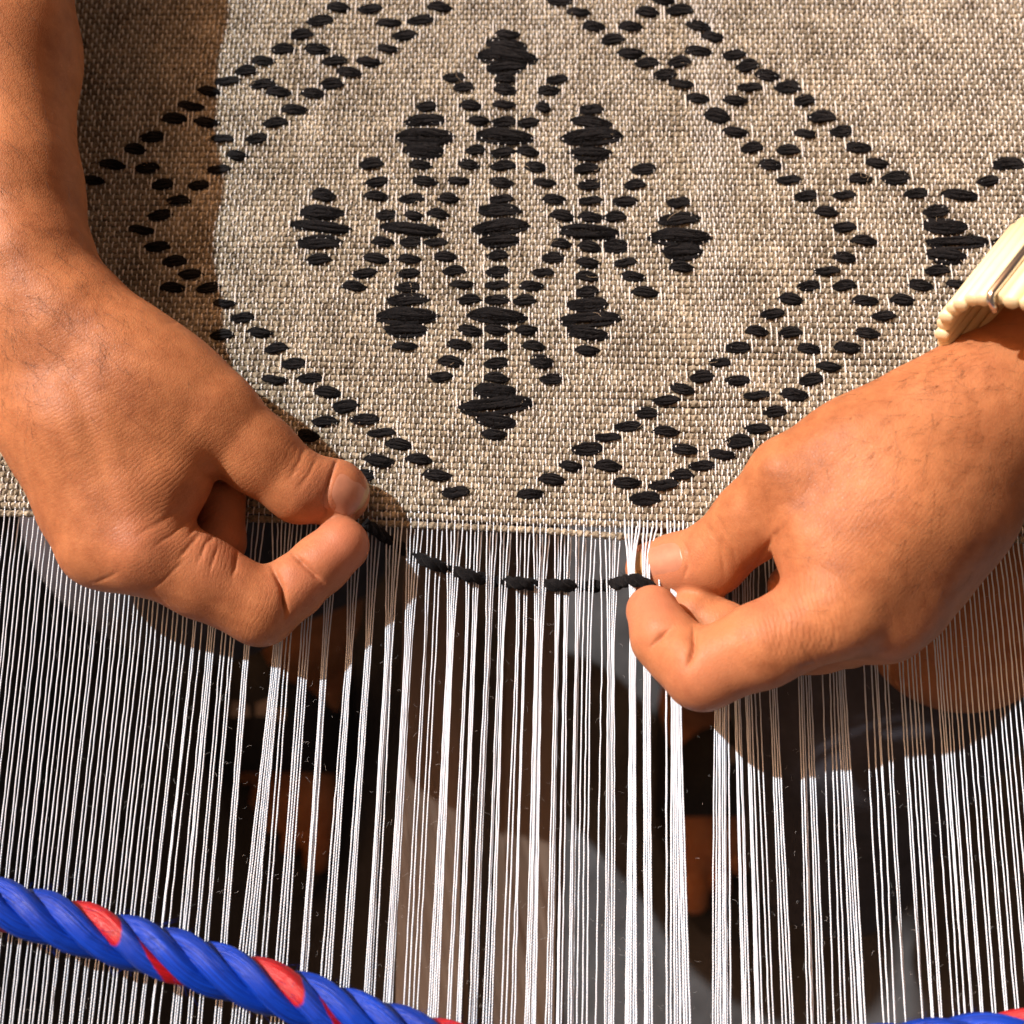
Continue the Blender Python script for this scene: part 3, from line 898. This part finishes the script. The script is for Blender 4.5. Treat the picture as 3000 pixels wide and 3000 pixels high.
def nail(side, c, axis, half_l, half_w, tipfrac, raise_mm=0.32):
    """a nail on the thumb: centre and long axis in photo px"""
    ax = np.array(axis, float); ax /= np.linalg.norm(ax)
    pr = np.array((-ax[1], ax[0]))
    nu, nv = 27, 19
    V, ok = [], []
    for i in range(nu):
        s = -1 + 2 * i / (nu - 1)
        wid = half_w * (1 - 0.32 * max(0, s) ** 3 - 0.20 * max(0, -s) ** 3)
        for j in range(nv):
            t = -1 + 2 * j / (nv - 1)
            endc = (0.16 * half_l) * t * t
            l = s * half_l - (endc * s if s > 0 else -endc * s)
            q = np.array(c) + ax * l + pr * t * wid
            loc, nor = hit(side, *q)
            while loc is None:
                q = np.array(c) + (q - np.array(c)) * 0.95
                loc, nor = hit(side, *q)
            V.append((loc, nor, s, t))
    pts = []
    for loc, nor, s, t in V:
        lift = raise_mm * (1 - 1.2 * abs(t) ** 4) - (0.30 * max(0, (-s - 0.72) / 0.28))
        pts.append(np.array(loc) + np.array(nor) * lift / 1000)
    pts = np.array(pts).reshape(nu, nv, 3)
    for _ in range(6):
        pts[1:-1] = 0.25 * pts[:-2] + 0.5 * pts[1:-1] + 0.25 * pts[2:]
        pts[:, 1:-1] = 0.25 * pts[:, :-2] + 0.5 * pts[:, 1:-1] + 0.25 * pts[:, 2:]
    low = pts - np.array([np.array(v[1]) for v in V]).reshape(nu, nv, 3) * 0.0009
    Vv = np.concatenate((pts.reshape(-1, 3), low.reshape(-1, 3)))
    F, mi = [], []
    k = nu * nv
    for i in range(nu - 1):
        for j in range(nv - 1):
            a = i * nv + j
            F.append((a, a + nv, a + nv + 1, a + 1)); mi.append(1 if (i + 0.5) / (nu - 1) > 1 - tipfrac else 0)
    border = [(0, j) for j in range(nv)] + [(i, nv - 1) for i in range(1, nu)] + [(nu - 1, j) for j in range(nv - 2, -1, -1)] + [(i, 0) for i in range(nu - 2, 0, -1)]
    b = [i * nv + j for i, j in border]
    for a, c2 in zip(b, b[1:] + b[:1]):
        F.append((a, c2, c2 + k, a + k)); mi.append(1 if a // nv > nu * 0.7 else 0)
    # face the camera
    me = mesh_from("fingernail", Vv, F, None, True, [M_nail, M_nail_tip], mi)
    bmm = bmesh.new(); bmm.from_mesh(me); bmesh.ops.recalc_face_normals(bmm, faces=bmm.faces[:]); bmm.to_mesh(me); bmm.free()
    return link("fingernail", me, person)


nail("l", (1022, 1428), (78, 26), 60, 84, 0.12)
nail("r", (1920, 1641), (-100, 22), 80, 50, 0.26)


# hairs on the wrists and forearms
def hairs(side, spots, n, direction, name="arm_hair"):
    mb = MB()
    tries = 0
    made = 0
    while made < n and tries < n * 6:
        tries += 1
        (x0, y0), (x1, y1), spread = spots[rng.integers(len(spots))]
        t = rng.random()
        q = np.array((x0 + (x1 - x0) * t, y0 + (y1 - y0) * t)) + rng.normal(0, spread, 2)
        loc, nor = hit(side, *q)
        if loc is None: continue
        ang = math.atan2(direction[1], direction[0]) + rng.normal(0, 0.32)
        L = rng.uniform(0.004, 0.011)
        d = Vector((math.cos(ang), math.sin(ang), 0))
        d = (d - nor * d.dot(nor)).normalized()
        sd = nor.cross(d)
        cv = rng.normal(0, 0.5)
        pts = []
        for k in range(6):
            u = k / 5
            pts.append(np.array(loc + d * (L * u) + sd * (L * cv * u * u) + nor * (0.0012 * math.sin(u * 2.4) * (L / 0.006) - 0.0002)))
        mb.tube(pts, np.linspace(0.00004, 0.000015, 6), 3, cap=False)
        made += 1
    o = mb.build(name, M_hair, person)
    o["kind"] = "stuff"
    return o


hairs("l", [((60, 300), (90, 900), 90), ((180, 760), (120, 1050), 110), ((20, 0), (50, 600), 60), ((220, 830), (380, 1000), 80), ((20, 900), (60, 1250), 50)], 300, (0.5, -0.85))
hairs("r", [((2960, 1050), (2600, 1180), 80), ((2980, 1250), (2600, 1350), 120), ((2900, 1010), (2600, 1130), 40), ((2900, 1300), (2500, 1600), 150)], 230, (-0.8, -0.45))

# ------------------------------------------------------------------ trousers, sandals, loom boards below
def sdf_obj(name, groups, h, mat, parent=None):
    f, lo, hi = make_sdf(groups)
    V, F = surface_nets(f, lo, hi, h)
    return link(name, mesh_from(name, V, F, None, True, [mat]), parent)


sdf_obj("trousers", [
    (30, 30, [[(430, 500, -110, 78), (480, 1480, -165, 60), (600, 1600, -200, 56), (930, 1560, -400, 58)],
              [(2300, 900, -170, 85), (2300, 1400, -290, 76), (2120, 1720, -420, 56)],
              [(2800, 1350, -90, 62), (2560, 1960, -170, 66), (2440, 2480, -400, 58)]])], 0.006, M_trouser, person)


def part_bm(name, bm, mat, parent, smooth=False):
    me = bpy.data.meshes.new(name); bm.to_mesh(me); bm.free(); me.materials.append(mat)
    if smooth: me.polygons.foreach_set("use_smooth", np.ones(len(me.polygons), dtype=bool))
    return link(name, me, parent)


M_rubber = plain("black_rubber", (0.012, 0.011, 0.011), 0.7, 0, 80, 0.3, 0.2, 0.001)
M_mark = plain("worn_grey_print", (0.20, 0.17, 0.15), 0.8, 0, 60, 0.5)


def sandal(bx, by, s, label):
    """slide sandal: flat footbed, one wide strap over the instep with a worn pale print"""
    root = bpy.data.objects.new("sandal", None); col.objects.link(root)
    root.location = P(bx + s * 95, by - 300, -610)
    tag(root, label, "sandal", "sandals on the weaver's feet")
    M = root.matrix_world.copy(); M.translation = root.location
    def loc(p): return np.asarray(p) - np.array(root.location)
    # footbed outline
    out = []
    for k in range(36):
        a = 2 * math.pi * k / 36
        x = 95 * s + (205 - 30 * math.sin(a)) * math.cos(a)
        y = -330 + 420 * math.sin(a)
        out.append((bx + x - s * 20 * math.sin(a), by + y))
    top = [loc(P(x, y, -602)) for x, y in out]
    bm = bmesh.new()
    vt = [bm.verts.new(p) for p in top]
    vb = [bm.verts.new(p - np.array((0, 0, 0.016))) for p in top]
    bm.faces.new(vt)
    bm.faces.new(vb[::-1])
    for i in range(36):
        j = (i + 1) % 36
        bm.faces.new((vt[j], vt[i], vb[i], vb[j]))
    bmesh.ops.recalc_face_normals(bm, faces=bm.faces[:])
    part_bm("footbed", bm, M_rubber, root)
    # strap: an arch over the instep with thickness
    bm = bmesh.new()
    rows = []
    n = 15
    for e, (yy, lift) in enumerate(((by - 600, 126), (by - 430, 106), (by - 270, 78))):
        ring = []
        for shell in (0.0, 4.0):
            for k in range(n):
                a = math.pi * k / (n - 1)
                cx = bx + s * 95
                x = cx + (190 + shell * 3) * math.cos(a)
                z = -604 + (lift + shell) * math.sin(a) ** 0.8
                sc = (0.386 - z / 1000) / (0.386 + 0.604)
                p = P(cx, yy, -604); p = p + np.array(((x - cx) * 0.99 / FPX, 0, (z + 604) / 1000))
                ring.append(bm.verts.new(loc(p)))
        rows.append(ring)
    for a, b in zip(rows[:-1], rows[1:]):
        for k in range(n - 1):
            bm.faces.new((a[n + k], a[n + k + 1], b[n + k + 1], b[n + k]))
            bm.faces.new((a[k + 1], a[k], b[k], b[k + 1]))
        for k in (0, n - 1):
            bm.faces.new((a[k], a[n + k], b[n + k], b[k]))
    for r_ in (rows[0], rows[-1]):
        for k in range(n - 1):
            bm.faces.new((r_[k], r_[k + 1], r_[n + k + 1], r_[n + k]))
    bmesh.ops.recalc_face_normals(bm, faces=bm.faces[:])
    part_bm("strap", bm, M_rubber, root, True)
    # worn print on the strap: three blurred bars
    cx = bx + s * 95
    bm = bmesh.new()
    for dx, dy, w, h_ in ((-40, 0, 46, 40), (20, -12, 40, 60), (62, 14, 22, 34)):
        p = loc(P(cx, by - 430, -604)) + np.array((dx * 0.99 / FPX, -dy * 0.99 / FPX, 0.0))
        k = math.acos(max(-1, min(1, dx / 190)))
        zz = (106 + 4) * math.sin(k) ** 0.8 / 1000 + 0.0015
        box_bm(bm, w * 0.99 / FPX, h_ * 0.99 / FPX, 0.001, Matrix.Translation(p + np.array((0, 0, zz))))
    part_bm("printed_mark", bm, M_mark, root)
    return root


sandal(928, 2545, -1, "black slide sandal on the left foot under the warp, behind the blue rope")
sandal(2035, 2665, 1, "black slide sandal on the right foot under the warp, beside navy trouser leg")

# loom boards standing between the feet
def wood_mat(name, c0, c1):
    m, nt, b = new_mat(name)
    geo = N(nt, "NewGeometry")
    mp = N(nt, "Mapping"); mp.inputs["Scale"].default_value = (60, 4, 30)
    nt.links.new(geo.outputs["Position"], mp.inputs[0])
    n1 = noise(nt, mp.outputs[0], 1.0, 5, 0.6)
    n2 = noise(nt, geo.outputs["Position"], 7, 3)
    f = math_n(nt, 'ADD', math_n(nt, 'MULTIPLY', n1, 0.6), math_n(nt, 'MULTIPLY', n2, 0.4))
    nt.links.new(ramp(nt, f, [(0.35, c0), (0.65, c1)]), b.inputs["Base Color"])
    b.inputs["Roughness"].default_value = 0.75
    bump(nt, b, n1, 0.3, 0.002)
    return m


M_wood = wood_mat("grey_brown_wood", (0.095, 0.066, 0.048), (0.165, 0.120, 0.090))
M_wood2 = wood_mat("warm_brown_wood", (0.30, 0.15, 0.08), (0.42, 0.22, 0.125))


def board(name, a0, a1, b0, b1, z0, z1, th, mat, label, cat, group=None):
    """board seen between photo x a0..a1 at y=1450 and b0..b1 at y=3150"""
    q = [P(a0, 800, z0), P(a1, 800, z0), P(b1, 3250, z1), P(b0, 3250, z1)]
    c = np.mean(q, axis=0)
    bm = bmesh.new()
    vt = [bm.verts.new(p - c) for p in q]
    vb = [bm.verts.new(p - c - np.array((0, 0, th))) for p in q]
    bm.faces.new(vt[::-1]); bm.faces.new(vb)
    for i in range(4):
        j = (i + 1) % 4
        bm.faces.new((vt[i], vt[j], vb[j], vb[i]))
    bmesh.ops.recalc_face_normals(bm, faces=bm.faces[:])
    bmesh.ops.bevel(bm, geom=bm.edges[:], offset=0.004, segments=2, affect='EDGES')
    o = part_bm(name, bm, mat, None)
    o.location = c
    return tag(o, label, cat, group)


board("treadle_board", 1195, 1405, 1150, 1365, -42, -130, 0.025, M_wood, "wider grey brown wooden board under the warp, left of the dark gap", "board", "boards under the warp")
board("treadle_board", 1470, 1672, 1440, 1650, -48, -140, 0.025, M_wood, "narrower brown wooden board under the warp, beside the navy trouser leg", "board", "boards under the warp")

# ------------------------------------------------------------------ the black yarn being inlaid
yp = [(1068, 1535, 13), (1100, 1552, 6), (1150, 1592, -3.2), (1205, 1622, -3.4), (1240, 1640, 0.5), (1262, 1650, 3.0), (1286, 1658, 1.6), (1318, 1668, -2.6), (1345, 1678, -0.4),
      (1366, 1684, 2.9), (1390, 1690, 2.4), (1420, 1697, -2.2), (1450, 1702, -3.0), (1485, 1706, -1.2), (1514, 1708, 2.7), (1540, 1710, 2.4), (1562, 1712, -1.6), (1590, 1713, -2.6),
      (1618, 1714, 1.0), (1640, 1715, 2.9), (1662, 1716, 1.4), (1690, 1717, -2.6), (1745, 1718, -3.2), (1790, 1714, -1.6), (1815, 1708, 3.5), (1845, 1698, 10.5), (1880, 1702, 14), (1920, 1730, 13)]
W = np.array([P(*p) for p in yp])
seg = np.concatenate(([0], np.cumsum(np.linalg.norm(np.diff(W, axis=0), axis=1))))
tt = np.linspace(0, seg[-1], 150)
Q = np.stack([np.interp(tt, seg, W[:, k]) for k in range(3)], 1)
for _ in range(2):
    Q[1:-1] = 0.25 * Q[:-2] + 0.5 * Q[1:-1] + 0.25 * Q[2:]
root = bpy.data.objects.new("black_yarn", None); col.objects.link(root)
tag(root, "thick black yarn held between both hands and woven through the warp", "yarn")
for k in range(2):
    a = np.linspace(0, 2 * math.pi * seg[-1] / 0.011, 150) + math.pi * k
    H = Q + np.stack((np.zeros(150), np.cos(a) * 0.00095, np.sin(a) * 0.0008), 1)
    V, F, U = tube(H, 0.00145 * (1 + rng.normal(0, 0.04, 150)), 10)
    link("ply", mesh_from("ply", V, F, U, True, [M_black]), root)
fz = MB()
for k in range(420):
    i = rng.integers(4, 146)
    a = rng.uniform(0, 6.28); L = rng.uniform(0.0008, 0.0028)
    d = np.array((rng.normal(0, .6), math.cos(a), math.sin(a)))
    p0 = Q[i] + d * 0.0014
    fz.tube([p0, p0 + d * L * .5 + rng.normal(0, .0003, 3), p0 + d * L + rng.normal(0, .0005, 3)], [0.00005, 0.00004, 0.00002], 3, cap=False)
fz.build("fuzz", M_black, root)["kind"] = "stuff"

# ------------------------------------------------------------------ the blue and red rope
def rope_mat(name, c0, c1):
    m, nt, b = new_mat(name)
    tc = N(nt, "TexCoord")
    mp = N(nt, "Mapping"); mp.inputs["Scale"].default_value = (0.05, 38, 1)
    nt.links.new(tc.outputs["UV"], mp.inputs[0])
    n1 = noise(nt, mp.outputs[0], 1.0, 4, 0.6)
    nt.links.new(ramp(nt, n1, [(0.3, c0), (0.7, c1)]), b.inputs["Base Color"])
    b.inputs["Roughness"].default_value = 0.42
    b.inputs["Specular IOR Level"].default_value = 0.3
    bump(nt, b, n1, 0.8, 0.0006)
    return m


M_blue = rope_mat("blue_polypropylene", (0.0004, 0.014, 0.19), (0.0012, 0.060, 0.62))
M_red = rope_mat("red_polypropylene", (0.24, 0.0015, 0.005), (0.50, 0.004, 0.014))
LAY = 0.056


def mixed_rope_mat(c0):
    """blue strand in which a red yarn comes to the outside once on the way up and once on the way down"""
    m, nt, b = new_mat("blue_and_red_strand")
    tc = N(nt, "TexCoord")
    mp = N(nt, "Mapping"); mp.inputs["Scale"].default_value = (0.05, 38, 1)
    nt.links.new(tc.outputs["UV"], mp.inputs[0])
    n1 = noise(nt, mp.outputs[0], 1.0, 4, 0.6)
    uv = N(nt, "SeparateXYZ"); nt.links.new(tc.outputs["UV"], uv.inputs[0])
    ph = math_n(nt, 'ADD', math_n(nt, 'MULTIPLY', uv.outputs[0], -2 * math.pi / (LAY * 1000)), c0)
    av = math_n(nt, 'MULTIPLY', uv.outputs[1], 2 * math.pi)
    e = math_n(nt, 'ADD', ph, math_n(nt, 'MULTIPLY', math_n(nt, 'SINE', math_n(nt, 'ADD', av, 0.8)), 0.55))
    e = math_n(nt, 'ABSOLUTE', math_n(nt, 'COSINE', e))
    e = math_n(nt, 'SUBTRACT', e, math_n(nt, 'ADD', math_n(nt, 'MULTIPLY', math_n(nt, 'COSINE', av), 0.22), 0.56))
    e = math_n(nt, 'ADD', math_n(nt, 'MULTIPLY', e, 14.0), math_n(nt, 'MULTIPLY', math_n(nt, 'SUBTRACT', n1, 0.5), 2.0))
    mask = N(nt, "Clamp"); nt.links.new(math_n(nt, 'ADD', e, 0.5), mask.inputs[0])
    mx = N(nt, "MixRGB"); nt.links.new(mask.outputs[0], mx.inputs[0])
    nt.links.new(ramp(nt, n1, [(0.3, (0.0004, 0.014, 0.19)), (0.7, (0.0012, 0.060, 0.62))]), mx.inputs[1])
    nt.links.new(ramp(nt, n1, [(0.3, (0.24, 0.0015, 0.005)), (0.7, (0.50, 0.004, 0.014))]), mx.inputs[2])
    nt.links.new(mx.outputs[0], b.inputs["Base Color"])
    b.inputs["Roughness"].default_value = 0.42
    bump(nt, b, n1, 0.8, 0.0006)
    return m


rp = [(-700, 2430), (-300, 2555), (0, 2650), (400, 2766), (700, 2862), (1000, 2968), (1300, 3072), (1600, 3135), (1900, 3150), (2200, 3128), (2500, 3090), (2800, 3058), (3100, 3025), (3500, 2975)]
W = np.array([P(x, y, 26) for x, y in rp])
seg = np.concatenate(([0], np.cumsum(np.linalg.norm(np.diff(W, axis=0), axis=1))))
m = 420
tt = np.linspace(0, seg[-1], m)
Q = np.stack([np.interp(tt, seg, W[:, k]) for k in range(3)], 1)
for _ in range(60):
    Q[1:-1] = 0.25 * Q[:-2] + 0.5 * Q[1:-1] + 0.25 * Q[2:]
tan = np.gradient(Q, axis=0); tan /= np.linalg.norm(tan, axis=1)[:, None]
e1 = np.cross(tan, np.array((0, 0, 1.0))); e1 /= np.linalg.norm(e1, axis=1)[:, None]
e2 = np.cross(e1, tan)
root = bpy.data.objects.new("twisted_rope", None); col.objects.link(root)
tag(root, "thick blue twisted rope with red yarns sagging across in front of the warp threads", "rope")
for k in range(4):
    ph = -2 * math.pi * tt / LAY + 2 * math.pi * k / 4 + 0.9
    H = Q + (e1 * np.cos(ph)[:, None] + e2 * np.sin(ph)[:, None]) * 0.0041
    S = 30
    V, F, U = tube(H, 0.0033 * (1 + rng.normal(0, 0.008, m)), S)
    U[:, 0] = np.repeat(tt * 1000, S)
    # the yarns of the strand stand out as ridges
    ctr = np.repeat(H, S, 0)
    rid = 1 + 0.045 * np.cos(5 * (U[:, 1] * 2 * math.pi) + U[:, 0] * 0.16) + 0.02 * np.cos(14 * (U[:, 1] * 2 * math.pi) + U[:, 0] * 0.5)
    V = ctr + (V - ctr) * rid[:, None]
    st = link("strand", mesh_from("strand", V, F, U, True, [mixed_rope_mat(2 * math.pi / 4 + 0.9) if k == 1 else M_blue]), root)
fz = MB()
for k in range(700):
    i = rng.integers(60, m - 60)
    a = rng.uniform(-0.6, math.pi + 0.6)
    d = e1[i] * math.cos(a) + e2[i] * math.sin(a)
    p0 = Q[i] + d * 0.0068
    dr = tan[i] * rng.normal(0.8, 0.6) + d * rng.uniform(0.15, 0.7) + rng.normal(0, 0.3, 3)
    L = rng.uniform(0.001, 0.0045)
    fz.tube([p0, p0 + dr * L * .5, p0 + dr * L + rng.normal(0, .0004, 3)], [0.00005, 0.00005, 0.00003], 3, cap=False)
fz.build("fuzz", M_blue, root)["kind"] = "stuff"

# ------------------------------------------------------------------ the bracelet on the right wrist
M_cream = plain("cream_plastic", (0.86, 0.74, 0.46), 0.45, 0, 120, 0.06)
M_silver = plain("bright_metal", (0.75, 0.74, 0.72), 0.18, 1.0, 90, 0.05)
root = bpy.data.objects.new("bracelet", None); col.objects.link(root)
c0 = P(2975, 1055, 71)
c1 = P(3165, 800, 66)
ax = c1 - c0; ax /= np.linalg.norm(ax)
vw = CAM - c0; vw /= np.linalg.norm(vw)
u = np.cross(ax, vw); u /= np.linalg.norm(u)
if u[0] > 0: u = -u
v = np.cross(u, ax); v = v if v @ vw > 0 else -v
root.location = c0
tag(root, "cream ribbed bracelet with a silver clasp bar round the right wrist", "bracelet")
nr = 34
for k in range(nr):
    a = 2 * math.pi * k / nr
    p = u * math.cos(a) * 0.0235 + v * math.sin(a) * 0.0215
    st_ = 0.0008 * (k % 2)
    V, F, U = tube([p + ax * (st_ - 0.0004), p + ax * st_, p + ax * 0.020, p + ax * 0.040], [0.0019, 0.00235, 0.00235, 0.00235], 8)
    link("rib", mesh_from("rib", V, F, U, True, [M_cream]), root)
a = R(52)
p = u * math.cos(a) * 0.0262 + v * math.sin(a) * 0.0242
V, F, U = tube([p * 0.78 - ax * 0.0012, p * 0.97 - ax * 0.0016, p - ax * 0.0005, p + ax * 0.012, p + ax * 0.041], [0.0011, 0.0012, 0.0013, 0.0014, 0.0014], 8)
link("clasp_bar", mesh_from("clasp_bar", V, F, U, True, [M_silver]), root)
